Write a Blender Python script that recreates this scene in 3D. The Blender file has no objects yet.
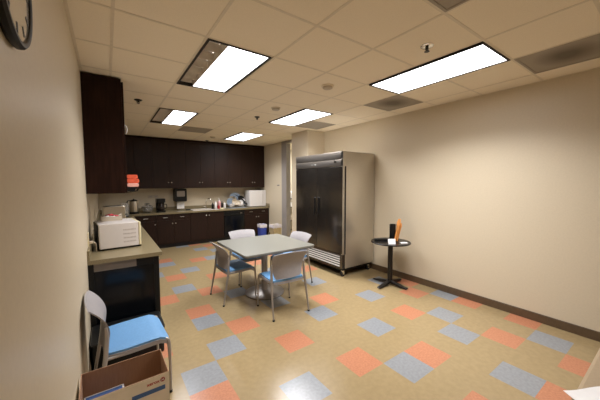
import bpy, math, random
from mathutils import Vector, Matrix
random.seed(7)
C = bpy.context.scene.collection
S = bpy.context.scene
PI = math.pi

# ------------------------------------------------------------------ camera, world, exposure
CAM = Vector((-0.0747, -1.0131, 1.6297)); YAW, PITCH, ROLL, FPX = 0.6126, -0.0638, -0.0020, 274.23
cam_d = bpy.data.cameras.new('camera'); cam = bpy.data.objects.new('camera', cam_d); C.objects.link(cam)
cam_d.sensor_width = 36.0; cam_d.lens = FPX * 36.0 / 600.0; cam_d.clip_start = 0.02
fw = Vector((math.sin(YAW)*math.cos(PITCH), math.cos(YAW)*math.cos(PITCH), math.sin(PITCH)))
r0 = Vector((math.cos(YAW), -math.sin(YAW), 0)); u0 = r0.cross(fw)
rt = math.cos(ROLL)*r0 + math.sin(ROLL)*u0; up = -math.sin(ROLL)*r0 + math.cos(ROLL)*u0
cam.matrix_world = Matrix(((rt.x, up.x, -fw.x, CAM.x), (rt.y, up.y, -fw.y, CAM.y), (rt.z, up.z, -fw.z, CAM.z), (0, 0, 0, 1)))
S.camera = cam
S.view_settings.view_transform = 'Standard'; S.view_settings.look = 'None'
S.view_settings.gamma = 1.0; S.view_settings.use_curve_mapping = False
S.view_settings.exposure = 0.34
LIGHT = 4.0                      # glow of the fluorescent panels
WATTS, SPREAD = 38.0, 134      # their downward light, cut off sideways by the louvers
LCOL = (1.0, 1.0, 1.03)
w = bpy.data.worlds.new('world'); S.world = w; w.use_nodes = True
w.node_tree.nodes['Background'].inputs[0].default_value = (0.5, 0.45, 0.4, 1)
w.node_tree.nodes['Background'].inputs[1].default_value = 0.15

# ------------------------------------------------------------------ materials
def mat(name, col, rough=0.5, metal=0.0, var=0.0, scale=20.0, bump=0.0, emit=None, es=0.0, trans=0.0, coat=0.0, stretch=None, spec=None, col2=None, lo=.35, hi=.65):
    m = bpy.data.materials.new(name); m.use_nodes = True
    nt = m.node_tree; b = nt.nodes['Principled BSDF']
    b.inputs['Base Color'].default_value = (*col, 1); b.inputs['Roughness'].default_value = rough
    b.inputs['Metallic'].default_value = metal
    if spec is not None: b.inputs['Specular IOR Level'].default_value = spec
    if trans: b.inputs['Transmission Weight'].default_value = trans
    if coat: b.inputs['Coat Weight'].default_value = coat; b.inputs['Coat Roughness'].default_value = .1
    if emit: b.inputs['Emission Color'].default_value = (*emit, 1); b.inputs['Emission Strength'].default_value = es
    if var or bump or col2:
        tc = nt.nodes.new('ShaderNodeTexCoord'); mp = nt.nodes.new('ShaderNodeMapping')
        nt.links.new(tc.outputs['Object'], mp.inputs['Vector'])
        if stretch: mp.inputs['Scale'].default_value = stretch
        n = nt.nodes.new('ShaderNodeTexNoise'); n.inputs['Scale'].default_value = scale; n.inputs['Detail'].default_value = 6
        nt.links.new(mp.outputs['Vector'], n.inputs['Vector'])
        if var or col2:
            r = nt.nodes.new('ShaderNodeValToRGB'); r.color_ramp.elements[0].position = lo; r.color_ramp.elements[1].position = hi
            a = [max(0, c*(1-var)) for c in col]; d = [min(1, c*(1+var)) for c in col] if not col2 else list(col2)
            r.color_ramp.elements[0].color = (*a, 1); r.color_ramp.elements[1].color = (*d, 1)
            nt.links.new(n.outputs['Fac'], r.inputs['Fac']); nt.links.new(r.outputs['Color'], b.inputs['Base Color'])
        if bump:
            bp = nt.nodes.new('ShaderNodeBump'); bp.inputs['Strength'].default_value = bump; bp.inputs['Distance'].default_value = .004
            nt.links.new(n.outputs['Fac'], bp.inputs['Height']); nt.links.new(bp.outputs['Normal'], b.inputs['Normal'])
    return m
M = dict(
 wall=mat('wall_paint', (.64, .55, .405), .42, var=.02, scale=60, bump=.04),
 wall2=mat('wall_paint_pale', (.58, .56, .40), .55, var=.02, scale=60),
 ceil=mat('ceiling_tile', (.90, .80, .63), .9, var=.03, scale=160, bump=.1),
 tbar=mat('ceiling_grid', (.76, .67, .52), .5, var=.03),
 base=mat('brown_baseboard', (.10, .062, .032), .45, var=.1),
 tan=mat('floor_tan', (.305, .225, .115), .2, var=.05, scale=22),
 orange=mat('floor_orange', (.44, .185, .10), .24, var=.10, scale=60),
 blue=mat('floor_blue', (.235, .245, .255), .22, var=.07, scale=40),
 dark=mat('espresso_wood', (.018, .007, .0045), .4, var=.3, scale=6, stretch=(6, 6, .6), spec=.12),
 darkback=mat('espresso_wood_doors', (.017, .0058, .0028), .45, var=.25, scale=6, stretch=(6, 6, .6), spec=.3),
 blackpanel=mat('black_gloss_panel', (.004, .005, .007), .15, var=.1, spec=.3),
 toekick=mat('toe_kick', (.008, .006, .005), .6),
 greypanel=mat('grey_laminate', (.20, .17, .15), .4, var=.04),
 counter=mat('counter_laminate', (.225, .18, .10), .3, var=.2, scale=120),
 steel=mat('brushed_steel', (.62, .56, .48), .34, 1.0, var=.05, scale=8, stretch=(1, 1, 60)),
 steelside=mat('brushed_steel_side', (.60, .555, .48), .36, .9, var=.04, scale=8, stretch=(1, 60, 60)),
 steeldoor=mat('dark_steel', (.16, .14, .12), .2, .92, var=.1, scale=5, stretch=(1, 1, 30)),
 steeltop=mat('steel_fascia', (.34, .31, .28), .3, .9, var=.1, scale=8, stretch=(1, 1, 40)),
 slat=mat('grille_steel', (.74, .70, .64), .45, .3, var=.02),
 chrome=mat('chrome', (.75, .73, .7), .12, 1.0, var=.02),
 nickel=mat('nickel', (.6, .56, .5), .3, 1.0, var=.02),
 black=mat('black_plastic', (.006, .006, .006), .4, var=.1, spec=.3),
 blackm=mat('black_metal', (.010, .009, .009), .3, .3, var=.1),
 rubber=mat('black_rubber', (.01, .01, .01), .8, var=.1),
 cgrey=mat('chair_grey_plastic', (.31, .29, .29), .6, var=.03, scale=30),
 cgrey2=mat('chair_grey_metal', (.36, .33, .30), .35, .5, var=.03),
 cushion=mat('blue_vinyl', (.125, .29, .52), .5, var=.05, scale=90, bump=.15),
 ttop=mat('table_laminate', (.185, .18, .15), .36, var=.05, scale=120),
 tedge=mat('table_edge', (.12, .11, .10), .4, var=.03),
 tsteel=mat('table_steel', (.34, .31, .285), .35, .4, var=.05),
 white=mat('white_plastic', (.80, .77, .74), .4, var=.01),
 mww=mat('microwave_white', (.62, .57, .53), .45, var=.01),
 cream=mat('cream_plastic', (.74, .66, .42), .4, var=.02),
 slot=mat('vent_slot', (.46, .40, .36), .6, var=.02),
 paper=mat('white_paper', (.82, .80, .78), .8, var=.02),
 carton=mat('carton_white', (.92, .83, .73), .6, var=.03),
 kraft=mat('kraft_board', (.34, .19, .105), .8, var=.06, scale=12, stretch=(12, 12, 1)),
 bandblue=mat('print_blue', (.07, .16, .42), .5, var=.05),
 red=mat('print_red', (.42, .03, .03), .5, var=.05),
 redpk=mat('red_packet', (.5, .02, .03), .35, var=.2),
 lampon=mat('lamp_diffuser', (.9, .9, .9), .5, emit=LCOL, es=LIGHT, var=.01),
 louver=mat('louver_grey', (.70, .64, .56), .4, .0, var=.04),
 lampframe=mat('lamp_frame', (.018, .014, .012), .6, var=.1),
 vent=mat('vent_grey', (.36, .31, .245), .6, var=.04, scale=30),
 glass=mat('clear_glass', (.9, .9, .9), .05, trans=.9, var=.01),
 smoke=mat('coffee_glass', (.03, .02, .015), .08, trans=.2, var=.01),
 clockface=mat('clock_face', (.62, .60, .58), .08, var=.02, coat=1.0),
 tanv=mat('tan_vinyl', (.33, .245, .15), .6, var=.04, scale=60, bump=.2),
 binblue=mat('blue_bin', (.03, .06, .35), .45, var=.05),
 bintan=mat('tan_bin', (.42, .33, .17), .5, var=.05),
 liner=mat('bin_liner', (.62, .58, .60), .4, var=.05),
 framegrey=mat('door_frame_grey', (.30, .27, .25), .4, var=.03),
 otowel=mat('orange_cloth', (.85, .12, .05), .9, var=.25, scale=14, bump=.3, stretch=(1, 1, 8)),
 ptowel=mat('pink_cloth', (.85, .42, .33), .9, var=.15, scale=14, bump=.3),
 pink=mat('pink_soap', (.70, .38, .38), .35, var=.04),
 wood=mat('orange_wood', (.62, .25, .06), .5, var=.2, scale=8, stretch=(3, 3, 1)),
 bgrey=mat('blue_grey_dish', (.22, .27, .33), .4, var=.1),
 tray=mat('beige_plastic', (.55, .47, .36), .5, var=.02),
)
# dust-stained vent material: stain has a shape of its own in the panel's coordinates
def stained(name, off=(0, 0)):
    m = mat(name, (.36, .31, .245), .6); nt = m.node_tree; b = nt.nodes['Principled BSDF']
    tc = nt.nodes.new('ShaderNodeTexCoord'); mp = nt.nodes.new('ShaderNodeMapping')
    mp.inputs['Location'].default_value = (off[0], off[1], 0); mp.inputs['Scale'].default_value = (3.6, 4.2, 1)
    n = nt.nodes.new('ShaderNodeTexNoise'); n.inputs['Scale'].default_value = 6
    g = nt.nodes.new('ShaderNodeTexGradient'); g.gradient_type = 'SPHERICAL'
    mx = nt.nodes.new('ShaderNodeMix'); mx.data_type = 'VECTOR'; mx.inputs['Factor'].default_value = .12
    nt.links.new(tc.outputs['Object'], mp.inputs['Vector']); nt.links.new(tc.outputs['Object'], n.inputs['Vector'])
    nt.links.new(mp.outputs['Vector'], mx.inputs[4]); nt.links.new(n.outputs['Color'], mx.inputs[5])
    nt.links.new(mx.outputs[1], g.inputs['Vector'])
    r = nt.nodes.new('ShaderNodeValToRGB'); r.color_ramp.elements[0].color = (.36, .31, .245, 1); r.color_ramp.elements[1].color = (.13, .105, .075, 1)
    r.color_ramp.elements[0].position = .1; r.color_ramp.elements[1].position = .75
    nt.links.new(g.outputs['Fac'], r.inputs['Fac']); nt.links.new(r.outputs['Color'], b.inputs['Base Color'])
    return m
M['ventdirty'] = stained('vent_dusty')

# ------------------------------------------------------------------ mesh helpers
class MB:
    def __init__(s): s.v = []; s.f = []; s.mi = []
    def add(s, vs, fs, mi=0):
        o = len(s.v); s.v += [tuple(v) for v in vs]; s.f += [tuple(i+o for i in f) for f in fs]; s.mi += [mi]*len(fs); return s
    def box(s, x0, x1, y0, y1, z0, z1, mi=0, mx=None):
        vs = [Vector((x, y, z)) for x in (x0, x1) for y in (y0, y1) for z in (z0, z1)]
        if mx is not None: vs = [mx @ v for v in vs]
        return s.add(vs, [(0, 1, 3, 2), (4, 6, 7, 5), (0, 4, 5, 1), (2, 3, 7, 6), (0, 2, 6, 4), (1, 5, 7, 3)], mi)
    def rbox(s, x0, x1, y0, y1, z0, z1, r=.01, n=4, mi=0, axis='z', e=None):
        """box with rounded vertical corners and slightly chamfered ends (axis = extrusion axis)"""
        if e is None: e = min(r*.4, .006)
        if axis == 'z': a0, a1, b0, b1, c0, c1 = x0, x1, y0, y1, z0, z1; T = lambda a, b, c: (a, b, c)
        elif axis == 'y': a0, a1, b0, b1, c0, c1 = z0, z1, x0, x1, y0, y1; T = lambda a, b, c: (b, c, a)
        else: a0, a1, b0, b1, c0, c1 = y0, y1, z0, z1, x0, x1; T = lambda a, b, c: (c, a, b)
        def ring(inset, c):
            out = []; rr = max(r-inset, 1e-4)
            for cx, cy, st in ((a1-r, b1-r, 0), (a0+r, b1-r, 1), (a0+r, b0+r, 2), (a1-r, b0+r, 3)):
                for k in range(n+1):
                    t = (st + k/n)*PI/2; out.append(T(cx+rr*math.cos(t), cy+rr*math.sin(t), c))
            return out
        rings = [ring(e, c0), ring(0, c0+e), ring(0, c1-e), ring(e, c1)]
        N = len(rings[0]); vs = sum(rings, []); fs = []
        for i in range(3):
            for k in range(N): fs.append((i*N+k, i*N+(k+1) % N, (i+1)*N+(k+1) % N, (i+1)*N+k))
        fs.append(tuple(range(N-1, -1, -1))); fs.append(tuple(range(3*N, 4*N)))
        return s.add(vs, fs, mi)
    def lathe(s, prof, c=(0, 0, 0), n=20, mi=0, mx=None, sx=1, sy=1):
        vs = []; fs = []; P = len(prof)
        for r, z in prof:
            for k in range(n):
                t = 2*PI*k/n; v = Vector((r*sx*math.cos(t), r*sy*math.sin(t), z))
                if mx is not None: v = mx @ v
                vs.append((v.x+c[0], v.y+c[1], v.z+c[2]))
        for i in range(P-1):
            for k in range(n): fs.append((i*n+k, i*n+(k+1) % n, (i+1)*n+(k+1) % n, (i+1)*n+k))
        fs.append(tuple(range(n-1, -1, -1))); fs.append(tuple(range((P-1)*n, P*n)))
        return s.add(vs, fs, mi)
    def cyl(s, c, r, z0, z1, n=20, mi=0, r2=None):
        r2 = r if r2 is None else r2
        return s.lathe([(r, z0), (r2, z1)], (c[0], c[1], 0), n, mi)
    def tube(s, pts, r, n=8, mi=0, flat=1.0, closed=False):
        pts = [Vector(p) for p in pts]; N = len(pts); rs = r if isinstance(r, (list, tuple)) else [r]*N
        vs = []; fs = []; prev = None
        for i, p in enumerate(pts):
            if closed: t = (pts[(i+1) % N]-pts[i-1]).normalized()
            else: t = (pts[min(i+1, N-1)]-pts[max(i-1, 0)]).normalized()
            if prev is None:
                a = Vector((0, 0, 1)) if abs(t.z) < .9 else Vector((1, 0, 0)); nx = t.cross(a).normalized()
            else: nx = (prev - t*prev.dot(t)).normalized()
            prev = nx; ny = t.cross(nx)
            for k in range(n):
                q = 2*PI*k/n; vs.append(p + nx*math.cos(q)*rs[i] + ny*math.sin(q)*rs[i]*flat)
        for i in range(N if closed else N-1):
            j = (i+1) % N
            for k in range(n): fs.append((i*n+k, i*n+(k+1) % n, j*n+(k+1) % n, j*n+k))
        if not closed: fs.append(tuple(range(n-1, -1, -1))); fs.append(tuple(range((N-1)*n, N*n)))
        return s.add(vs, fs, mi)
    def slab(s, front, back, nu, nv, mi=0):
        """closed shell between two nu x nv grids of points"""
        o = nu*nv; fs = []
        for i in range(nu-1):
            for j in range(nv-1):
                a = i*nv+j; fs.append((a, a+nv, a+nv+1, a+1)); fs.append((o+a, o+a+1, o+a+nv+1, o+a+nv))
        for i in range(nu-1):
            a = i*nv; fs.append((a, o+a, o+a+nv, a+nv)); b = a+nv-1; fs.append((b, b+nv, o+b+nv, o+b))
        for j in range(nv-1):
            fs.append((j, j+1, o+j+1, o+j)); b = (nu-1)*nv+j; fs.append((b, o+b, o+b+1, b+1))
        return s.add(list(front)+list(back), fs, mi)
def smoothpts(pts, k=3):
    P = [Vector(p) for p in pts]; out = []
    for i in range(len(P)-1):
        p0 = P[max(i-1, 0)]; p1 = P[i]; p2 = P[i+1]; p3 = P[min(i+2, len(P)-1)]
        for j in range(k):
            t = j/k; out.append(.5*((2*p1)+(-p0+p2)*t+(2*p0-5*p1+4*p2-p3)*t*t+(-p0+3*p1-3*p2+p3)*t**3))
    out.append(P[-1]); return out
def obj(name, mb, m, parent=None, smooth=True, bevel=0, subsurf=0):
    me = bpy.data.meshes.new(name); me.from_pydata(mb.v, [], mb.f)
    ms = m if isinstance(m, (list, tuple)) else [m]
    for q in ms: me.materials.append(q)
    for p, i in zip(me.polygons, mb.mi): p.material_index = i
    import bmesh
    bm = bmesh.new(); bm.from_mesh(me); bmesh.ops.recalc_face_normals(bm, faces=bm.faces); bm.to_mesh(me); bm.free()
    o = bpy.data.objects.new(name, me); C.objects.link(o)
    if parent: o.parent = parent
    if bevel:
        b = o.modifiers.new('bevel', 'BEVEL'); b.width = bevel; b.segments = 2; b.limit_method = 'ANGLE'
    if subsurf:
        b = o.modifiers.new('sub', 'SUBSURF'); b.levels = b.render_levels = subsurf
    if smooth:
        me.shade_smooth()
        try: me.set_sharp_from_angle(angle=math.radians(38))
        except Exception: pass
    return o
def tag(o, label, cat, group=None, loc=None, rotz=None):
    o['label'] = label; o['category'] = cat
    if group: o['group'] = group
    if loc: o.location = loc
    if rotz is not None: o.rotation_euler = (0, 0, rotz)
    return o
def thing(name, label, cat, loc=(0, 0, 0), rotz=0, group=None):
    o = bpy.data.objects.new(name, None); C.objects.link(o); o.empty_display_size = .05
    return tag(o, label, cat, group, loc, rotz)
def struct(name, mb, m, **k):
    o = obj(name, mb, m, **k)
    if not k.get('parent'): o['kind'] = 'structure'
    return o
def dup(root, loc, rotz=0, label=None, group=None):
    def cp(o, par):
        c = o.copy(); C.objects.link(c); c.parent = par
        for ch in o.children: cp(ch, c)
        return c
    r = cp(root, None); r.location = loc; r.rotation_euler = (0, 0, rotz)
    if label: r['label'] = label
    if group: r['group'] = group
    return r
def text_mesh(txt, size, name, m, parent, mx, bold=.0):
    cu = bpy.data.curves.new(name, 'FONT'); cu.body = txt; cu.size = size; cu.extrude = .0003; cu.offset = bold; cu.align_x = 'CENTER'; cu.align_y = 'CENTER'
    t = bpy.data.objects.new('tmp', cu); C.objects.link(t)
    dg = bpy.context.evaluated_depsgraph_get(); me = bpy.data.meshes.new_from_object(t.evaluated_get(dg))
    bpy.data.objects.remove(t); me.transform(mx); me.materials.clear(); me.materials.append(m)
    o = bpy.data.objects.new(name, me); C.objects.link(o); o.parent = parent; return o

# ------------------------------------------------------------------ room shell
XL, XR, YN, YB, H = -.255, 3.985, -2.6, 7.03, 2.7647
T = .61
# floor: 305 mm vinyl tiles; orange and blue tiles scattered
OX, OY, TS = 1.599, .4995, .305
BLUE = {(2,1),(5,0),(1,3),(-2,0),(4,3),(7,1),(4,-1),(6,4),(1,-1),(6,-3),(3,-3),(0,17),(0,14),(-3,14),(-2,12),(-3,9),(-3,5),(-3,3),(-4,2),(-1,7),(0,5),(3,6),(-1,19),(2,9),(-4,12),(1,16),(5,16),(3,15)}
ORNG = {(0,0),(2,-1),(4,1),(2,4),(6,2),(7,0),(5,-2),(7,3),(7,-2),(5,-4),(3,-4),(1,-3),(-1,14),(-3,15),(-3,11),(-1,10),(-2,8),(-4,8),(-3,6),(0,19),(2,11),(4,8),(-2,4),(-4,1),(-1,2),(-5,4),(4,12),(1,18),(-4,17),(-6,2)}
fl = MB()
xs = [XL] + [OX+TS*i for i in range(-8, 9) if XL < OX+TS*i < XR] + [XR]
ys = [YN] + [OY+TS*i for i in range(-12, 24) if YN < OY+TS*i < YB] + [YB]
for i in range(len(xs)-1):
    for j in range(len(ys)-1):
        a = math.floor(((xs[i]+xs[i+1])/2-OX)/TS); b = math.floor(((ys[j]+ys[j+1])/2-OY)/TS)
        mi = 2 if (a, b) in BLUE else 1 if (a, b) in ORNG else 0
        fl.add([(xs[i], ys[j], 0), (xs[i+1], ys[j], 0), (xs[i+1], ys[j+1], 0), (xs[i], ys[j+1], 0)], [(0, 1, 2, 3)], mi)
fl.add([(XR, 4.0, 0), (6.2, 4.0, 0), (6.2, YB, 0), (XR, YB, 0)], [(0, 1, 2, 3)], 0)
fl.box(XL-.1, 6.3, YN-.1, YB+.1, -.1, -.002)
struct('floor', fl, [M['tan'], M['orange'], M['blue']], smooth=False)

struct('wall_left', MB().box(XL-.1, XL, YN-.1, YB+.1, 0, H+.15), M['wall'], smooth=False)
struct('wall_back', MB().box(XL, 6.3, YB, YB+.1, 0, H+.15), M['wall'], smooth=False)
struct('wall_near', MB().box(XL, XR+.1, YN-.1, YN, 0, H+.15), M['wall'], smooth=False)
D0, D1 = 4.44, 5.40           # opening into the next room
wr = MB().box(XR, XR+.1, YN-.1, D0, 0, H+.15).box(XR, XR+.1, D1, YB, 0, H+.15).box(XR, XR+.1, D0, D1, 2.69, H+.15)
struct('wall_right', wr, M['wall'], smooth=False)
struct('wall_pilaster', MB().box(3.52, XR, 3.80, 4.44, 0, H), M['wall'], smooth=False)
struct('wall_next_room', MB().box(6.2, 6.3, 4.0, YB, 0, H+.1).box(XR+.1, 6.3, 3.9, 4.0, 0, H+.1), M['wall2'], smooth=False)

# baseboards
bb = MB()
def bboard(x0, x1, y0, y1): bb.box(x0, x1, y0, y1, 0, .095); bb.box(x0+.002, x1-.002, y0+.002, y1-.002, .095, .101)
bboard(XR-.012, XR, YN, 3.80)
struct('baseboard_right', bb, M['base'], bevel=.002)
bb = MB(); bboard(XL, XL+.012, YN, 2.26); struct('baseboard_left', bb, M['base'], bevel=.002)
bb = MB(); bboard(XR-.012, XR, D1+.24, 6.42); struct('baseboard_far', bb, M['base'], bevel=.002)
bb = MB(); bboard(3.508, 3.52, 3.80, 4.44); bboard(3.508, XR-.012, 3.788, 3.80); struct('baseboard_pilaster', bb, M['base'], bevel=.002)
# grey door frame of the opening
df = MB().box(3.955, 4.10, 5.38, 5.62, 0, H-.005).box(3.955, 4.10, 4.42, 4.45, 0, H-.06).box(3.955, 4.10, 4.42, 5.40, H-.07, H-.02)
df.box(3.945, 3.957, 5.36, 5.42, 0, H-.005)
struct('door_1', df, M['framegrey'], bevel=.004, smooth=False)

# ceiling: 610 mm lay-in tiles, T-bars, fixtures occupy the cut-out cells
LIGHTS = [(1, 2, 4), (4, 0, 2), (1, 6, 8), (4, 8, 10), (4, 4, 6)]
VENTS = {(5, -1), (5, 2), (2, -1), (2, 8), (5, 5)}
cut = {(c, r) for c, a, b in LIGHTS for r in range(a, b)} | VENTS
cl = MB(); ZT = H+.0025
rows = list(range(-5, 12)); cols = list(range(-1, 7))
for c in cols:
    for r in rows:
        if (c, r) in cut: continue
        x0, x1, y0, y1 = max(c*T, XL), min((c+1)*T, XR), max(r*T, YN), min((r+1)*T, YB)
        if x1 <= x0 or y1 <= y0: continue
        cl.box(x0+.002, x1-.002, y0+.002, y1-.002, ZT, ZT+.015)
cl.box(XL, XR, YN, YB, H+.13, H+.15); cl.box(XR, 6.3, 3.9, YB, H, H+.1)
struct('ceiling', cl, M['ceil'], smooth=False)
tb = MB()
for c in range(0, 7): tb.box(c*T-.0105, c*T+.0105, YN, YB, H, ZT+.004)
for r in range(-4, 12): 
    for c in cols:
        x0, x1 = max(c*T, XL)+.0105, min((c+1)*T, XR)-.0105
        if (c, r) in cut and (c, r-1) in cut and (c, r) not in VENTS: continue
        if x1 > x0: tb.box(x0, x1, r*T-.0105, r*T+.0105, H+.0005, ZT+.004)
struct('trim_1', tb, M['tbar'], smooth=False)
wa = MB()
for x0, x1, y0, y1 in ((XL, XL+.02, YN, YB), (XR-.02, XR, YN, YB), (XL, XR, YN, YN+.02), (XL, XR, YB-.02, YB), (3.50, XR, 3.78, 3.80), (3.50, 3.52, 3.80, 4.46)):
    wa.box(x0, x1, y0, y1, H-.001, ZT+.004)
struct('trim_2', wa, M['tbar'], smooth=False)

# ------------------------------------------------------------------ ceiling lights
def ceiling_light(c, r0, r1, label, strip, dx=(0, 0), pw=1.0):
    x0, x1, y0, y1 = c*T+.0105+dx[0], (c+1)*T-.0105+dx[1], r0*T+.0105, r1*T-.0105
    cx, cy = (x0+x1)/2, (y0+y1)/2; a, b = (x1-x0)/2, (y1-y0)/2
    t = thing('ceiling_light', label, 'light', (cx, cy, H), 0, 'recessed fluorescent ceiling lights')
    f = MB(); fwid = .018
    f.box(-a, -a+fwid, -b, b, -.007, .03).box(a-fwid, a, -b, b, -.007, .03).box(-a+fwid, a-fwid, -b, -b+fwid, -.007, .03).box(-a+fwid, a-fwid, b-fwid, b, -.007, .03)
    obj('frame', f, M['lampframe'], t, smooth=False)
    ia, ib = a-fwid, b-fwid
    h = MB().box(-ia, ia, -ib, ib, .095, .10).box(-ia-.001, -ia+.003, -ib, ib, .03, .10).box(ia-.003, ia, -ib, ib, .03, .10).box(-ia, ia, -ib, -ib+.003, .03, .10).box(-ia, ia, ib-.003, ib, .03, .10)
    obj('housing', h, M['louver'], t, smooth=False)
    sx = -ia
    if strip:
        sx = -ia + 2*ia*strip
        lv = MB(); n = 6
        for k in range(1, n): 
            y = -ib + 2*ib*k/n
            lv.add([(-ia, y-.012, .075), (-ia, y+.012, .075), (-ia, y, .004), (sx, y-.012, .075), (sx, y+.012, .075), (sx, y, .004)], [(0, 1, 2), (3, 5, 4), (0, 3, 4, 1), (1, 4, 5, 2), (0, 2, 5, 3)])
        lv.box(sx-.004, sx, -ib, ib, .0, .09)
        lv.add([(-ia, -ib, .01), (-ia, ib, .01), (-ia+.05, ib, .09), (-ia+.05, -ib, .09), (-ia-.002, -ib, .09), (-ia-.002, ib, .09)], [(0, 1, 2, 3), (0, 3, 4), (1, 5, 2), (0, 4, 5, 1), (3, 2, 5, 4)])
        obj('louver', lv, M['louver'], t, smooth=False)['label'] = 'grey louvered strip with its tube off'
    obj('diffuser', MB().box(sx, ia, -ib, ib, .0, .012), M['lampon'], t, smooth=False)
    if strip > .35:
        m_ = (sx+ia)/2; dv = MB().box(m_-.006, m_+.006, -ib, ib, -.005, 0)
        for k in range(1, 6): dv.box(sx, m_-.006, -ib+2*ib*k/6-.004, -ib+2*ib*k/6+.004, -.004, 0)
        obj('divider', dv, M['louver'], t, smooth=False)
    ld = bpy.data.lights.new('tube_light', 'AREA'); ld.shape = 'RECTANGLE'; ld.size = ia-sx-.01; ld.size_y = 2*ib-.02
    ld.energy = pw*WATTS*(ia-sx)/(2*ia); ld.spread = math.radians(SPREAD); ld.color = LCOL
    lo = bpy.data.objects.new('tube_light', ld); C.objects.link(lo); lo.parent = t; lo.location = ((sx+ia)/2, 0, -.001)
    return t
ceiling_light(1, 2, 4, 'recessed ceiling light nearest the left wall, one dark louvered side and one bright side', .30, (0, -.02))
ceiling_light(4, 0, 2, 'long bright recessed ceiling light nearest the right wall, the largest at upper right', 0, (.03, -.0))
ceiling_light(1, 6, 8, 'small-looking recessed ceiling light half grey louver, near the back cabinets at left', .36, (0, -.02), .5)
ceiling_light(4, 8, 10, 'farthest bright recessed ceiling light, above the back upper cabinets and sink end', 0, (.03, 0), .75)
ceiling_light(4, 4, 6, 'bright recessed ceiling light in front of the steel refrigerator', 0, (.03, 0))
#ceiling_light(1, -2, 0, 'recessed ceiling light behind the photographer at left, out of the photo', 0)
#ceiling_light(4, -4, -2, 'recessed ceiling light behind the photographer at right, out of the photo', 0)
# the next room's light
nl = thing('ceiling_light', 'ceiling light of the next room seen past the doorway', 'light', (5.1, 5.7, H))
obj('frame', MB().box(-.31, .31, -.61, .61, -.03, 0), M['lampframe'], nl); obj('diffuser', MB().box(-.29, .29, -.59, .59, -.036, -.03), M['lampon'], nl)
ld = bpy.data.lights.new('tube_light', 'AREA'); ld.shape = 'RECTANGLE'; ld.size = .56; ld.size_y = 1.16; ld.energy = 45; ld.color = LCOL
lo = bpy.data.objects.new('tube_light', ld); C.objects.link(lo); lo.parent = nl; lo.location = (0, 0, -.04)

# ceiling vents
def vent(c, r, label, dirty):
    t = thing('ceiling_vent', label, 'vent', ((c+.5)*T, (r+.5)*T, H), 0, 'square grey ceiling vents')
    a = T/2-.011
    obj('face_plate', MB().box(-a, a, -a, a, .001, .010), M['ventdirty' if dirty else 'vent'], t, smooth=False)
    f = MB(); b = a-.02
    for s in (-1, 1): f.box(s*a if s < 0 else b, -b if s < 0 else a, -a, a, -.003, .001); f.box(-b, b, s*a if s < 0 else b, -b if s < 0 else a, -.003, .001)
    obj('rim', f, M['vent'], t, smooth=False)
vent(5, -1, 'grey ceiling vent with a dark dust smear at the right edge of the photo', True)
vent(5, 2, 'grey ceiling vent with a dark dust stain between the long light and right wall', True)
vent(2, -1, 'grey ceiling vent cut by the top edge of the photo', False)
vent(2, 8, 'grey ceiling vent close to the back cabinets, beside the half-louvered light', False)
vent(5, 5, 'grey ceiling vent above the steel refrigerator', False)
# sprinklers
def sprinkler(x, y, label, m1, m2, s=1.0):
    t = thing('fire_sprinkler', label, 'sprinkler', (x, y, H), 0, 'ceiling sprinkler heads')
    obj('escutcheon', MB().lathe([(.045*s, 0.004), (.045*s, -.003), (.036*s, -.010), (.022*s, -.010)], n=24), m1, t)
    h = MB().cyl((0, 0), .011*s, -.032, -.008, 12); h.tube([(-.014*s, 0, -.010), (-.018*s, 0, -.028), (0, 0, -.045)], .003, 6); h.tube([(.014*s, 0, -.010), (.018*s, 0, -.028), (0, 0, -.045)], .003, 6)
    h.lathe([(.018*s, -.047), (.018*s, -.044)], n=16)
    obj('nozzle', h, m2, t)
sprinkler(2.156, .312, 'chrome sprinkler head beside the long bright ceiling light', M['chrome'], M['blackm'], 1.15)
sprinkler(2.10, 3.37, 'dark sprinkler head in the middle of the ceiling, farther than the pale detectors', M['blackm'], M['blackm'])
sprinkler(.32, 3.41, 'dark sprinkler head near the left upper cabinet', M['blackm'], M['blackm'], 1.1)
sprinkler(2.18, 6.56, 'dark sprinkler head against the top of the back cabinets', M['blackm'], M['blackm'])
def cover(x, y, label):
    t = thing('smoke_detector', label, 'detector', (x, y, H), 0, 'pale ceiling detectors')
    obj('base_ring', MB().lathe([(.075, .004), (.075, -.008), (.068, -.012)], n=28), M['tbar'], t)
    obj('cap', MB().lathe([(.058, -.010), (.058, -.026), (.045, -.034), (.01, -.036)], n=28), M['tray'], t)
cover(2.10, 1.51, 'pale round detector on the ceiling, nearer one, left of the long light')
cover(2.08, 2.69, 'pale round detector on the ceiling above the square table, second from camera')
cover(2.12, 5.86, 'farthest pale round detector, near the back upper cabinets')

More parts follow.
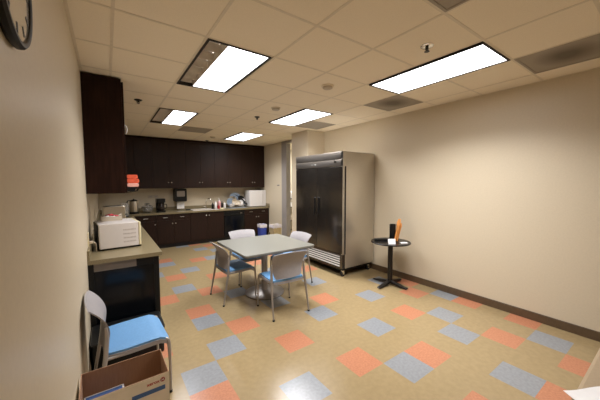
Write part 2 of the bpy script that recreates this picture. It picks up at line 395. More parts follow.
# ------------------------------------------------------------------ cabinets
def knob(parent, x, y, z, d='-y'):
    mb = MB(); R = {'-y': Matrix.Rotation(PI/2, 3, 'X'), '+x': Matrix.Rotation(PI/2, 3, 'Y')}[d]
    mb.lathe([(.005, 0), (.005, .014), (.013, .018), (.014, .026), (.009, .030)], (x, y, z), 14, mx=R)
    obj('knob', mb, M['nickel'], parent)
def pull(parent, x, y, z):
    obj('handle', MB().tube([(x-.045, y, z), (x-.045, y-.022, z), (x+.045, y-.022, z), (x+.045, y, z)], .005, 8), M['nickel'], parent)
ZU0, ZU1, YUF = 1.485, 2.735, 6.70
def upper_unit(x0, x1, label, knobs):
    t = thing('upper_cabinet', label, 'cabinet', ((x0+x1)/2, YUF, ZU0), 0, 'dark upper cabinets on the back wall')
    a = (x1-x0)/2; hgt = ZU1-ZU0
    obj('body', MB().box(-a, a, .02, YB-YUF, 0, hgt), M['dark'], t, smooth=False)
    for s in (-1, 1):
        d = obj('door', MB().box(min(0, s*a)+.0015, max(0, s*a)-.0015, 0, .019, .002, hgt-.03), M['darkback'], t, smooth=False, bevel=.0015)
        if s in knobs: knob(d, s*.036, 0, .15)
    obj('crown_strip', MB().box(-a, a, -.012, .02, hgt-.028, hgt+.025), M['dark'], t, smooth=False)
upper_unit(.87, 1.64, 'dark upper cabinet above the coffee maker', (-1, 1))
upper_unit(1.64, 2.42, 'dark upper cabinet above the sink and paper towel dispenser', (-1, 1))
upper_unit(2.42, 3.21, 'dark upper cabinet above the dish rack', (-1, 1))
upper_unit(3.21, XR-.002, 'dark upper cabinet in the right corner above the white appliance', (-1, 1))
upper_unit(.112, .87, 'dark upper cabinet in the left corner above the kettle', (1,))
def side_upper(y0, y1, label, detail):
    t = thing('upper_cabinet', label, 'cabinet', (XL, y0, ZU0+.03), 0, 'dark upper cabinets on the left wall')
    hgt = H-.012-(ZU0+.03)
    obj('body', MB().box(.001, .345, 0, y1-y0-.001, 0, hgt), M['dark'], t, smooth=False)
    m = (y1-y0)/2
    for k in (0, 1):
        d = obj('door', MB().box(.346, .365, k*m+.0015, (k+1)*m-.0015, .002, hgt-.03), M['dark'], t, smooth=False, bevel=.0015)
        knob(d, .365, m+(-.036 if k == 0 else .036), .08, '+x')
ysu = [2.60, 3.42, 4.24, 5.06, 5.88, 6.698]
labs = ['big dark upper cabinet on the left wall, its end facing the camera', 'second dark upper cabinet along the left wall from the camera', 'third dark upper cabinet along the left wall from the camera', 'fourth dark upper cabinet along the left wall from the camera', 'last dark upper cabinet of the left wall, by the back corner']
for i in range(5): side_upper(ysu[i], ysu[i+1], labs[i], i == 0)
# little white hook at the top of the near upper cabinet
hk = MB().tube(smoothpts([(0, 0, 0), (.012, 0, .0), (.02, 0, -.03), (.018, 0, -.07), (.006, 0, -.085)]), .006, 8).box(-.001, .003, -.012, .012, -.03, .02)
tag(obj('wall_hook', hk, M['white']), 'small white hook near the top edge of the left upper cabinet', 'hook', loc=(.11+.003, 2.68, 2.27))

ZC0, ZC1 = .85, .89
YBF = 6.42
def base_unit(x0, x1, label, drawers, doors, knobs):
    t = thing('base_cabinet', label, 'cabinet', (x0, YBF, 0), 0, 'dark base cabinets on the back wall')
    W_ = x1-x0
    obj('body', MB().box(0, W_, .02, YB-YBF-.03, .1, ZC0), M['dark'], t, smooth=False)
    obj('toe_kick', MB().box(0, W_, .07, .09, 0, .1), M['toekick'], t, smooth=False)
    zt = ZC0-.012
    if drawers:
        dw = W_/drawers
        for k in range(drawers):
            d = obj('drawer', MB().box(k*dw+.002, (k+1)*dw-.002, 0, .019, zt-.14, zt), M['darkback'], t, smooth=False, bevel=.0015)
            pull(d, (k+.5)*dw, 0, zt-.07)
        zt -= .144
    dw = W_/doors
    for k in range(doors):
        d = obj('door', MB().box(k*dw+.002, (k+1)*dw-.002, 0, .019, .105, zt), M['darkback'], t, smooth=False, bevel=.0015)
        knob(d, ((k+1)*dw-.036) if (k == 0) else k*dw+.036, 0, zt-.08)
base_unit(.42, .88, 'narrow dark base cabinet in the left corner under the kettle', 1, 1, 0)
base_unit(.882, 1.66, 'dark base cabinet with two drawers under the coffee maker', 2, 2, 0)
base_unit(1.662, 2.56, 'wide dark sink base cabinet without drawers', 0, 2, 0)
base_unit(3.175, XR-.003, 'dark base cabinet in the right corner under the white appliance', 2, 2, 0)
# dishwasher
t = thing('dishwasher', 'black dishwasher between the sink cabinet and the right corner cabinet', 'dishwasher', (2.565, YBF, 0))
obj('body', MB().box(.002, .60, .03, YB-YBF-.02, .1, ZC0-.005), M['black'], t, smooth=False)
obj('door', MB().rbox(.003, .60, -.005, .028, .11, .70, .004), M['blackpanel'], t)
cp_ = obj('control_panel', MB().rbox(.003, .60, -.01, .028, .705, .812, .004), M['black'], t)
obj('handle', MB().tube([(.2, -.01, .74), (.2, -.03, .74), (.4, -.03, .74), (.4, -.01, .74)], .006), M['blackm'], t)
obj('badge', MB().box(.47, .53, -.0115, -.01, .752, .762), M['nickel'], t, smooth=False)
obj('toe_kick', MB().box(.002, .60, .07, .09, 0, .1), M['toekick'], t, smooth=False)
# left run
YE = 2.26
def side_base(y0, y1, label, end=False):
    t = thing('base_cabinet', label, 'cabinet', (XL, y0, 0), 0, 'dark base cabinets on the left wall')
    L_ = y1-y0; XF = .61
    obj('body', MB().box(.001, XF-.02, .0 if not end else .02, L_-.001, .1 if not end else 0.0, ZC0), M['dark'], t, smooth=False)
    obj('toe_kick', MB().box(XF-.09, XF-.07, 0, L_-.001, 0, .1), M['toekick'], t, smooth=False)
    m = L_/2
    for k in (0, 1):
        d = obj('drawer', MB().box(XF-.019, XF, k*m+.002, (k+1)*m-.003, .70, .838), M['dark'], t, smooth=False)
        knob(d, XF, (k+.5)*m, .77, '+x')
        d = obj('door', MB().box(XF-.019, XF, k*m+.002, (k+1)*m-.003, .105, .696), M['dark'], t, smooth=False)
        knob(d, XF, m+(-.04 if k == 0 else .04), .58, '+x')
    if end:
        p = MB().box(.0, .045, -.004, .0195, 0, ZC0).box(XF-.05, XF, -.004, .0195, 0, ZC0).box(.045, XF-.05, -.004, .0195, 0, .07)
        obj('end_frame', p, M['black'], t, smooth=False, bevel=.001)
        obj('end_panel', MB().box(.045, XF-.05, .006, .0195, .07, .765), M['blackpanel'], t, smooth=False)
        obj('apron', MB().box(.40, XF-.05, -.001, .0195, .765, ZC0), M['black'], t, smooth=False)
        obj('grey_panel', MB().box(.045, .40, -.001, .0195, .767, ZC0), M['greypanel'], t, smooth=False)['label'] = 'pale grey strip under the counter edge'
yb = [YE, 3.08, 4.02, 4.82, 5.62, 6.42]
for i in range(5):
    side_base(yb[i], yb[i+1], ['black base cabinet behind the near blue chair, its end under the microwave', 'second base cabinet along the left wall from the camera', 'third base cabinet along the left wall from the camera', 'fourth base cabinet along the left wall from the camera', 'last base cabinet of the left wall, by the back corner'][i], i == 0)

# countertop, L-shaped with a sink cut-out
SX0, SX1, SY0, SY1 = 1.78, 2.42, 6.50, 6.88
bx = MB().rbox(-.28, .28, -.19, .19, 0, .23, .03, n=5)
t = thing('storage_bin', 'low black bin on the floor between the near blue-seated chair and the cabinet end', 'bin', (.045, 2.03, 0))
obj('bin_body', bx, M['black'], t); obj('lid', MB().rbox(-.29, .29, -.2, .2, .231, .255, .03, n=5), M['black'], t)
t = thing('countertop', 'tan speckled L-shaped kitchen countertop along left and back walls', 'countertop', (0, 0, 0))
ct = MB()
ct.box(XL+.001, .385, 2.225, 6.39, ZC0, ZC1).box(XL+.001, SX0, 6.39, YB-.001, ZC0, ZC1).box(SX1, XR-.002, 6.39, YB-.001, ZC0, ZC1)
ct.box(SX0, SX1, 6.39, SY0, ZC0, ZC1).box(SX0, SX1, SY1, YB-.001, ZC0, ZC1)
obj('top', ct, M['counter'], t, smooth=False)
obj('backsplash', MB().box(XL+.001, XL+.02, 2.225, YB-.02, ZC1, ZC1+.095).box(XL+.001, XR-.002, YB-.021, YB-.001, ZC1, ZC1+.095).box(XR-.021, XR-.002, 6.39, YB-.021, ZC1, ZC1+.095), M['counter'], t, smooth=False, bevel=.002)
# sink
t = thing('kitchen_sink', 'pale drop-in sink in the back counter', 'sink', ((SX0+SX1)/2, (SY0+SY1)/2, ZC1))
a, b = (SX1-SX0)/2, (SY1-SY0)/2
rim = MB()
for x0, x1, y0, y1 in ((-a-.02, a+.02, -b-.02, -b+.012), (-a-.02, a+.02, b-.012, b+.02), (-a-.02, -a+.012, -b+.012, b-.012), (a-.012, a+.02, -b+.012, b-.012)): rim.box(x0, x1, y0, y1, 0, .008)
obj('rim', rim, M['white'], t, smooth=False, bevel=.002)
bs = MB()
for x0, x1, y0, y1 in ((-a+.001, a-.001, -b+.001, -b+.012), (-a+.001, a-.001, b-.012, b-.001), (-a+.001, -a+.012, -b+.012, b-.012), (a-.012, a-.001, -b+.012, b-.012)): bs.box(x0, x1, y0, y1, -.03, 0)
bs.box(-a+.012, a-.012, -b+.012, b-.012, -.036, -.03)
obj('basin', bs, M['steel'], t, smooth=False)
t = thing('faucet', 'tall arched chrome faucet behind the sink', 'faucet', (2.22, 6.92, ZC1))
obj('base', MB().lathe([(.028, 0), (.028, .008), (.018, .02), (.018, .06)]), M['chrome'], t)
obj('spout', MB().tube(smoothpts([(0, 0, .05), (0, 0, .2), (.02, -.03, .27), (.06, -.09, .285), (.10, -.13, .26), (.115, -.145, .20)]), .011, 10), M['chrome'], t)
obj('lever', MB().tube([(-.018, 0, .045), (-.07, -.01, .075)], .007, 8), M['chrome'], t)

# ------------------------------------------------------------------ wall items on the back wall
t = thing('paper_towel_dispenser', 'dark wall paper towel dispenser with a sheet hanging out', 'dispenser', (1.53, YB, 1.13))
obj('housing', MB().rbox(-.15, .15, -.24, 0, 0, .34, .03, axis='y'), M['black'], t)
obj('window', MB().rbox(-.10, .10, -.243, -.238, .13, .28, .02, axis='y', e=.001), M['steeltop'], t)['label'] = 'grey window of the dispenser'
obj('paper_sheet', MB().box(-.09, .10, -.14, -.136, -.20, .012), M['paper'], t, smooth=False)
t = thing('power_outlet', 'pale horizontal outlet plate on the back wall above the coffee maker', 'outlet', (.90, YB, 1.27))
obj('plate', MB().rbox(-.12, .12, -.008, 0, -.04, .04, .006, axis='y', e=.001), M['tray'], t)

for q in (-.08, .03): obj('socket', MB().box(q, q+.05, -.0095, -.008, -.018, .018), M['slot'], t, smooth=False)
t = thing('light_switch', 'small dark plate on the far right wall by the grey door frame', 'switch', (XR, 5.85, 1.55))
obj('plate', MB().rbox(-.008, 0, -.07, .07, -.02, .02, .004, axis='x', e=.001), M['slot'], t)
obj('rocker', MB().box(-.012, -.008, -.05, .05, -.006, .006), M['black'], t, smooth=False)
t = thing('power_outlet', 'white outlet plate with a plug on the left wall behind the microwave', 'outlet', (XL, 2.50, 1.05))
obj('plate', MB().rbox(0, .008, -.04, .04, -.07, .07, .004, axis='x', e=.001), M['cream'], t)

for q in (.015, -.045): obj('socket', MB().box(.008, .010, -.015, .015, q, q+.03), M['slot'], t, smooth=False)
tag(obj('power_plug', MB().rbox(0, .03, -.014, .014, -.014, .014, .004, axis='x').tube(smoothpts([(.03, 0, 0), (.05, .0, -.01), (.055, .02, -.06), (.05, .08, -.12)]), .004, 8), M['tray']), 'pale plug and short cord in the left wall outlet', 'plug', loc=(XL+.010, 2.50, 1.02))

# ------------------------------------------------------------------ counter things
t = thing('microwave_oven', 'white microwave standing near the front end of the left counter', 'microwave', (.008, 2.86, ZC1), math.radians(6))
obj('case', MB().rbox(-.20, .175, -.235, .235, .02, .29, .012, axis='z'), M['mww'], t)
obj('door', MB().rbox(.176, .198, -.237, .237, .022, .288, .008), M['cream'], t)['label'] = 'cream front of the microwave'
obj('handle', MB().tube([(.197, -.13, .07), (.212, -.13, .09), (.212, -.13, .23), (.197, -.13, .25)], .007), M['cream'], t)
sl = MB()
for r in range(4):
    for k in range(9): sl.box(.025+k*.014, .034+k*.014, -.2362, -.2345, .07+r*.045, .085+r*.045)
obj('vent_slots', sl, M['slot'], t, smooth=False)
ft = MB().box(-.20, .20, -.225, .225, .004, .021); 
obj('underside', ft, M['black'], t, smooth=False)
for sx_ in (-.17, .17):
    for sy_ in (-.2, .2): obj('foot', MB().cyl((sx_, sy_), .015, 0, .006, 12), M['rubber'], t)
obj('back_panel', MB().rbox(-.213, -.201, -.21, .21, .03, .28, .006), M['black'], t)
# basket with packets on the microwave
t = thing('plastic_basket', 'pale plastic basket of snack packets on top of the white microwave', 'basket', (-.045, 2.98, ZC1+.291), math.radians(4))
bk = MB()
for s in (-1, 1): bk.box(-.10, .10, s*.07-.002, s*.07+.002, 0, .05); bk.box(s*.10-.002, s*.10+.002, -.072, .072, 0, .05)
bk.box(-.10, .10, -.07, .07, 0, .003)
obj('tray', bk, M['tray'], t, smooth=False)
random.seed(3)
for k, (dx, dy, dz, m_, lb) in enumerate([(-.06, -.02, .035, 'paper', 'white packet at the left of the basket'), (-.02, .0, .055, 'redpk', 'red packet on top of the basket'), (.035, -.01, .045, 'redpk', 'red packet at the right of the basket'), (.07, .02, .04, 'tray', 'beige packet at the right edge of the basket'), (.0, -.04, .03, 'paper', 'white packet at the front of the basket')]):
    mx = Matrix.Rotation(random.uniform(-.5, .5), 3, 'Y') @ Matrix.Rotation(random.uniform(-.5, .5), 3, 'Z')
    mb = MB().lathe([(.005, -.012), (.03, -.009), (.036, 0), (.03, .009), (.005, .012)], n=10, mx=mx, sx=1.2, sy=.8)
    tag(obj('snack_packet', mb, M[m_]), lb, 'packet', 'packets in the basket', (-.045+dx, 2.98+dy, ZC1+.30+dz))
# toaster
t = thing('toaster', 'silver toaster on the left counter behind the microwave', 'toaster', (.0, 4.45, ZC1), .1)
obj('body', MB().rbox(-.15, .15, -.09, .09, .015, .36, .03, axis='y'), M['steel'], t)
obj('base', MB().rbox(-.155, .155, -.095, .095, 0, .02, .02), M['black'], t)
obj('slots', MB().box(-.11, .11, -.045, -.02, .359, .363).box(-.11, .11, .02, .045, .359, .363), M['black'], t, smooth=False)
obj('lever', MB().box(.15, .175, -.02, .02, .2, .215), M['black'], t, smooth=False)
# pitcher
def pitcher(loc, h, r, label, m1):
    t = thing('glass_pitcher', label, 'pitcher', loc)
    obj('jug', MB().lathe([(r*.8, 0), (r, h*.1), (r, h*.75), (r*.85, h), (r*.8, h), (r*.92, h*.74), (r*.93, h*.1), (r*.7, .008)], n=24), m1, t)
    obj('handle', MB().tube(smoothpts([(-r*.95, 0, h*.85), (-r*1.6, 0, h*.8), (-r*1.6, 0, h*.3), (-r*.97, 0, h*.2)]), .008, 8), M['black'], t)
    return t
pitcher((.22, 6.05, ZC1), .30, .085, 'clear jug left of the electric kettle', M['glass'])
# kettle
t = thing('electric_kettle', 'silver electric kettle with black lid, handle and base on back counter', 'kettle', (.43, 6.62, ZC1))
obj('body', MB().lathe([(.09, .05), (.095, .07), (.092, .2), (.08, .30)], n=28), M['steel'], t)
obj('power_base', MB().lathe([(.10, 0), (.105, .02), (.098, .05)], n=28), M['black'], t)
obj('lid', MB().lathe([(.083, .30), (.08, .32), (.05, .335), (.015, .34), (.015, .355), (.005, .36)], n=28), M['black'], t)
obj('handle', MB().tube(smoothpts([(-.07, -.03, .32), (-.125, -.05, .31), (-.145, -.055, .22), (-.12, -.05, .10), (-.09, -.03, .08)]), .012, 8), M['black'], t)
obj('spout', MB().add([(.06, -.03, .30), (.06, .03, .30), (.125, 0, .305), (.075, 0, .22)], [(0, 1, 2), (0, 2, 3), (1, 3, 2), (0, 3, 1)]), M['steel'], t)
# pot
t = thing('glass_bowl', 'round glass bowl with black-knobbed lid between kettle and coffee maker', 'bowl', (.72, 6.70, ZC1))
obj('bowl', MB().lathe([(.06, 0), (.10, .03), (.125, .10), (.125, .14), (.118, .14), (.115, .10), (.09, .035), (.03, .01)], n=28), M['glass'], t)
obj('lid', MB().lathe([(.125, .14), (.12, .16), (.06, .185), (.01, .19)], n=28), M['glass'], t)
obj('knob', MB().lathe([(.012, .19), (.012, .205), (.06, .212), (.06, .224), (.01, .232)], n=20), M['black'], t)
# coffee maker
t = thing('coffee_maker', 'black drip coffee maker with glass carafe on the back counter', 'coffee maker', (1.02, 6.70, ZC1))
obj('base', MB().rbox(-.10, .10, -.13, .13, 0, .04, .03), M['black'], t)
obj('tower', MB().rbox(-.095, .095, .03, .13, .038, .27, .02), M['black'], t)
obj('brew_head', MB().rbox(-.10, .10, -.12, .13, .24, .34, .03), M['black'], t)
cf = obj('carafe', MB().lathe([(.055, .042), (.082, .07), (.085, .13), (.06, .19), (.055, .215)], (0, -.05, 0), 24), M['smoke'], t)
obj('handle', MB().tube(smoothpts([(.055, -.06, .20), (.12, -.09, .19), (.125, -.09, .11), (.08, -.07, .08)]), .010, 8), M['black'], cf)
# soap bottles
def bottle(x, y, h, r, m1, m2, label, g='bottles beside the sink', pump=False):
    t = thing('soap_bottle', label, 'bottle', (x, y, ZC1), 0, g)
    obj('bottle_body', MB().lathe([(r*.9, 0), (r, .01), (r, h*.7), (r*.5, h*.82), (r*.4, h*.86)], n=18), M[m1], t)
    obj('cap', MB().lathe([(r*.45, h*.86), (r*.45, h), (r*.2, h+.002)], n=14), M[m2], t)
    if pump: obj('pump', MB().tube([(0, 0, h), (0, 0, h+.035), (-.04, -.02, h+.03)], .006, 8), M[m2], t)
bottle(2.37, 6.80, .17, .032, 'black', 'black', 'dark bottle left of the white bottle beside the sink')
bottle(2.43, 6.72, .22, .034, 'white', 'white', 'white bottle with a white cap beside the sink')
bottle(2.56, 6.80, .25, .05, 'pink', 'white', 'pink soap bottle with a pump beside the sink', pump=True)
bottle(2.50, 6.68, .11, .03, 'redpk', 'black', 'short red bottle in front of the pink soap')
bottle(2.65, 6.82, .19, .032, 'black', 'black', 'dark bottle between pink soap and dish rack')
bottle(2.70, 6.74, .18, .035, 'white', 'cream', 'white bottle next to the dish rack')
tag(obj('dish_sponge', MB().rbox(-.05, .05, -.03, .03, 0, .03, .01), M['cream']), 'pale sponge on the counter right of the sink', 'sponge', loc=(2.55, 6.56, ZC1+.001))
tag(obj('black_dishcloth', MB().rbox(-.06, .06, -.04, .04, 0, .025, .012), M['black']), 'dark crumpled cloth on the counter left of the sink', 'cloth', loc=(1.70, 6.80, ZC1))
# dish rack and dishes
RX, RY = 3.06, 6.73
t = thing('dish_rack', 'wire dish rack full of dishes on the back counter', 'rack', (RX, RY, ZC1))
rk = MB()
for z in (.02, .10): rk.tube([(-.24, -.17, z), (.24, -.17, z), (.24, .17, z), (-.24, .17, z)], .004, 6, closed=True)
for k in range(13):
    x = -.24+.04*k; rk.tube([(x, -.17, .10), (x, -.17, .02), (x, .17, .02), (x, .17, .10)], .0025, 5)
obj('wire_basket', rk, M['chrome'], t)
obj('drip_tray', MB().rbox(-.26, .26, -.19, .19, 0, .012, .03), M['bgrey'], t)
def plate(x, y, z, r, m_, label, tilt=70, az=0, name='dinner_plate', cat='plate', deep=.02):
    mx = Matrix.Rotation(math.radians(az), 3, 'Z') @ Matrix.Rotation(math.radians(tilt), 3, 'X')
    tag(obj(name, MB().lathe([(r*.5, 0), (r*.62, .003), (r, deep), (r, deep+.005), (r*.6, .009), (r*.1, .007)], n=26, mx=mx), M[m_]), label, cat, 'dishes in the dish rack', (RX+x, RY+y, ZC1+z))
plate(-.20, .0, .17, .12, 'bgrey', 'blue-grey plate at the left end of the dish rack', 82, 8)
plate(-.11, .06, .19, .15, 'steel', 'steel plate behind the bowls in the dish rack', 82, 4)
plate(.00, .125, .25, .19, 'bgrey', 'large grey plate at the back of the dish rack', 82, 0)
plate(-.10, -.07, .14, .10, 'tray', 'beige bowl in front of the dish rack', 60, 10, 'soup_bowl', 'bowl', .06)
plate(.0, -.10, .12, .085, 'tray', 'small beige bowl in the middle of the dish rack', 55, -20, 'soup_bowl', 'bowl', .05)
plate(.09, -.09, .13, .095, 'white', 'white dish leaning in the dish rack', 70, -50)
plate(.21, .04, .16, .10, 'white', 'white plate at the right end of the dish rack', 78, -40)
plate(-.17, -.12, .10, .06, 'white', 'small white saucer at the front left of the dish rack', 70, 30)
plate(.24, -.10, .08, .06, 'black', 'small black saucer at the front right of the dish rack', 60, -30)
def mug(x, y, z, m_, label):
    t = thing('mug', label, 'mug', (RX+x, RY+y, ZC1+z), 0, 'dishes in the dish rack')
    obj('cup', MB().lathe([(.03, 0), (.04, .01), (.042, .09), (.038, .09), (.036, .015), (.01, .01)], n=20), M[m_], t)
    obj('handle', MB().tube(smoothpts([(.04, 0, .075), (.065, 0, .07), (.065, 0, .03), (.04, 0, .02)]), .005, 6), M[m_], t)
mug(.14, -.09, .03, 'white', 'white mug at the front of the dish rack')
mug(.20, -.05, .03, 'bgrey', 'blue-grey mug at the right end of the dish rack')
mug(-.21, -.10, .03, 'white', 'white mug at the left end of the dish rack')
t = thing('frying_pan', 'black frying pan propped on top of the dish rack', 'pan', (RX+.15, RY+.00, ZC1+.22), .3)
mx = Matrix.Rotation(math.radians(55), 3, 'X')
obj('pan_body', MB().lathe([(.10, 0), (.13, .035), (.134, .035), (.10, .006), (.02, .005)], n=26, mx=mx), M['black'], t)
obj('handle', MB().tube([(-.07, .03, .10), (-.20, .04, .17)], .009, 8), M['blackm'], t)
t = thing('ladle', 'steel ladle sticking up from the dish rack', 'ladle', (RX-.02, RY+.0, ZC1+.12))
obj('shaft', MB().tube([(0, 0, -.04), (-.02, .02, .10), (-.05, .03, .19)], .006, 6), M['chrome'], t)
obj('scoop', MB().lathe([(.012, -.02), (.03, -.005), (.035, .01), (.03, .012), (.01, -.01)], (-.055, .03, .20), 16), M['chrome'], t)
# white appliance
t = thing('countertop_oven', 'white box-shaped microwave oven on the right end of the back counter', 'microwave', (3.69, 6.78, ZC1))
obj('case', MB().rbox(-.27, .285, -.17, .21, .015, .50, .015), M['white'], t)
obj('door', MB().rbox(-.268, .17, -.19, -.171, .02, .495, .012, axis='y', e=.003), M['white'], t)
obj('control_panel', MB().rbox(.174, .283, -.188, -.171, .02, .495, .012, axis='y', e=.003), M['white'], t)
obj('handle', MB().tube([(.15, -.19, .1), (.15, -.21, .12), (.15, -.21, .40), (.15, -.19, .42)], .006), M['white'], t)
for s in (-.25, .25): obj('foot', MB().cyl((s, -.13), .015, 0, .016, 10).cyl((s, .17), .015, 0, .016, 10), M['rubber'], t)
# towels at left
t = thing('wire_shelf', 'small black rack hanging on the left upper cabinet side', 'shelf', (.113, 2.95, 1.53))
sf = MB().box(0, .004, -.10, .10, -.02, .10)
for k in range(5): sf.tube([(.003, -.09+.045*k, 0), (.115, -.09+.045*k, 0), (.13, -.09+.045*k, .03)], .003, 6)
sf.tube([(.13, -.09, .03), (.13, .09, .03)], .004, 6); sf.tube([(.005, -.09, -.02), (.11, -.09, 0)], .003, 6); sf.tube([(.005, .09, -.02), (.11, .09, 0)], .003, 6)
obj('frame', sf, M['black'], t)
obj('pouch', MB().rbox(.006, .095, -.09, .09, .004, .05, .02, axis='y'), M['black'], t)['label'] = 'black pouch under the cloths'
def folded(z, w, h, m_, label, dx=0):
    pts = []
    mb = MB().rbox(.008, .008+w, -.085, .085, 0, h, h*.42, n=4, axis='y', e=.004)
    tag(obj('folded_cloth', mb, M[m_]), label, 'cloth', 'folded cloths on the rack', (.113+dx, 2.95, 1.53+z))
folded(.050, .125, .045, 'ptowel', 'pink folded cloth at the bottom of the pile by the left cabinet')
folded(.096, .13, .055, 'otowel', 'orange folded cloth in the middle of the pile by the left cabinet')
folded(.152, .115, .045, 'otowel', 'orange folded cloth on top of the pile by the left cabinet')

# ------------------------------------------------------------------ refrigerator
FX, FY0, FY1 = 3.15, 2.33, 3.72
t = thing('steel_refrigerator', 'large two-door stainless steel reach-in refrigerator on casters by the right wall', 'refrigerator', (FX, FY0, 0))
Lf = FY1-FY0
obj('cabinet', MB().rbox(.065, .79, 0, Lf, .15, 2.15, .006, n=2), M['steelside'], t)
obj('fascia', MB().rbox(0, .064, .0, Lf, 2.03, 2.15, .004, n=2, axis='y').box(.010, .064, .0, Lf, 2.018, 2.03).rbox(0, .064, .0, Lf, 1.90, 2.018, .004, n=2, axis='y'), M['steeltop'], t)
obj('fascia_end', MB().box(.0, .066, -.002, .045, 1.90, 2.151), M['steelside'], t, smooth=False)
bd = MB()
obj('badge', MB().box(-.002, 0, Lf*.53, Lf*.53+.018, 1.95, 1.968).box(-.002, 0, Lf*.60, Lf*.60+.018, 1.95, 1.968), M['paper'], t, smooth=False)
obj('lock', MB().lathe([(.02, 0), (.02, .012), (.008, .014)], (0, .19, 1.985), 16, mx=Matrix.Rotation(-PI/2, 3, 'Y')), M['black'], t)
gk = MB().box(.046, .066, -.012, Lf-.004, .40, 1.90)
obj('gasket', gk, M['rubber'], t, smooth=False)
for k in (0, 1):
    y0 = .004+k*(Lf-.006)/2; y1 = y0+(Lf-.006)/2-.006
    d = obj('door', MB().rbox(.0, .045, y0, y1, .405, 1.893, .004, n=2), M['steeldoor'], t)
    yh = y1-.055 if k == 0 else y0+.055
    h = MB().rbox(-.012, .0, yh-.022, yh+.022, 1.02, 1.35, .006, n=2)
    obj('handle', h, M['blackm'], d)
    for z in (.50, 1.80): obj('hinge', MB().box(-.003, .05, (y0-.003) if k == 0 else y1-.02, (y0+.02) if k == 0 else y1+.003, 1.885 if z > 1 else .395, 1.90 if z > 1 else .41), M['nickel'], d, smooth=False)
obj('door_edge', MB().box(.0, .046, .0, .0042, .40, 1.90), M['steelside'], t, smooth=False)
gl = MB().box(0, .064, 0, .06, .15, .395).box(0, .064, Lf-.06, Lf, .15, .395).box(0, .064, .06, Lf-.06, .15, .165).box(0, .064, .06, Lf-.06, .38, .395)
obj('grille_frame', gl, M['steeldoor'], t, smooth=False)
for k in range(5):
    z = .182+k*.041
    sl = MB().add([(.004, .05, z-.004), (.004, Lf-.05, z-.004), (.012, Lf-.05, z+.015), (.012, .05, z+.015), (.014, .05, z-.006), (.014, Lf-.05, z-.006), (.022, Lf-.05, z+.013), (.022, .05, z+.013)],
      [(0, 1, 2, 3), (4, 7, 6, 5), (0, 4, 5, 1), (2, 6, 7, 3), (0, 3, 7, 4), (1, 5, 6, 2)])
    obj('grille_slat', sl, M['slat'], t, smooth=False)
obj('grille_back', MB().box(.05, .064, .06, Lf-.06, .165, .38), M['rubber'], t, smooth=False)
obj('underframe', MB().box(.03, .77, .02, Lf-.02, .11, .15), M['blackm'], t, smooth=False)
for x in (.07, .72):
    for y in (.06, Lf-.06):
        c = obj('caster', MB().lathe([(.03, .085), (.03, .11)], (x, y, 0), 14).box(x-.018, x+.018, y-.024, y-.018, .035, .09).box(x-.018, x+.018, y+.018, y+.024, .035, .09), M['chrome'], t)
        obj('wheel', MB().lathe([(.048, -.014), (.05, -.010), (.05, .010), (.048, .014)], (x, y, .05), 20, mx=Matrix.Rotation(PI/2, 3, 'X')), M['rubber'], c)

# ------------------------------------------------------------------ next room
t = thing('storage_shelf', 'dark shelf in the next room seen past the refrigerator side', 'shelf', (5.0, 6.72, 0))
for z in (.35, .80, 1.08): obj('shelf_board', MB().box(-.35, .35, -.2, .2, z, z+.025), M['black'], t, smooth=False)
for x in (-.34, .34):
    for y in (-.19, .19): obj('post', MB().tube([(x, y, 0), (x, y, 1.25)], .012, 8), M['black'], t)
tag(obj('steel_canister', MB().lathe([(.09, 0), (.10, .02), (.10, .2), (.06, .24), (.02, .25)]), M['white']), 'white canister on the upper shelf of the next room', 'canister', loc=(4.93, 6.68, 1.106))
tag(obj('storage_box', MB().rbox(-.1, .1, -.1, .1, 0, .14, .01), M['white']), 'white box on the middle shelf of the next room', 'box', loc=(4.94, 6.66, .826))
tag(obj('storage_box', MB().rbox(-.1, .1, -.1, .1, 0, .16, .01), M['tray']), 'beige box on the low shelf of the next room', 'box', loc=(4.97, 6.66, .376))

# ------------------------------------------------------------------ bins by the far right wall
def bin_(x, y, m_, label, h=.68, w_=.17, d_=.14):
    t = thing('trash_bin', label, 'bin', (x, y, 0), 0, 'bins by the far right wall')
    def ring(s, z): return [(sx*w_*s, sy*d_*s, z) for sx, sy in ((-1, -1), (1, -1), (1, 1), (-1, 1))]
    mb = MB(); v = ring(.82, 0)+ring(1, h)+ring(.95, h)+ring(.78, .02)
    mb.add(v, [(3, 2, 1, 0)]+[(i, (i+1) % 4, 4+(i+1) % 4, 4+i) for i in range(4)]+[(4+i, 4+(i+1) % 4, 8+(i+1) % 4, 8+i) for i in range(4)]+[(8+i, 8+(i+1) % 4, 12+(i+1) % 4, 12+i) for i in range(4)]+[(12, 13, 14, 15)])
    obj('bucket', mb, M[m_], t, smooth=False, bevel=.006)
    lm = MB(); random.seed(int(x*100)); N = 24
    def rr(s, z, j): 
        out = []
        for k in range(N):
            a = 2*PI*k/N; c_, s_ = math.cos(a), math.sin(a); q = 1/max(abs(c_), abs(s_))
            out.append((w_*s*q*c_, d_*s*q*s_, z+random.uniform(-j, j)))
        return out
    v = rr(1.05, h-.07, .012)+rr(1.07, h-.01, .003)+rr(1.02, h+.012, .004)+rr(.90, h-.02, .003)
    lm.add(v, [(i*N+k, i*N+(k+1) % N, (i+1)*N+(k+1) % N, (i+1)*N+k) for i in range(3) for k in range(N)])
    obj('liner', lm, M['liner'], t)
bin_(3.25, 5.47, 'binblue', 'blue recycling bin with a white liner, left of the tan bin', h=.52, w_=.09, d_=.09)
bin_(3.54, 5.27, 'bintan', 'tan trash bin with a white liner, right of the blue bin', h=.51, w_=.12, d_=.11)

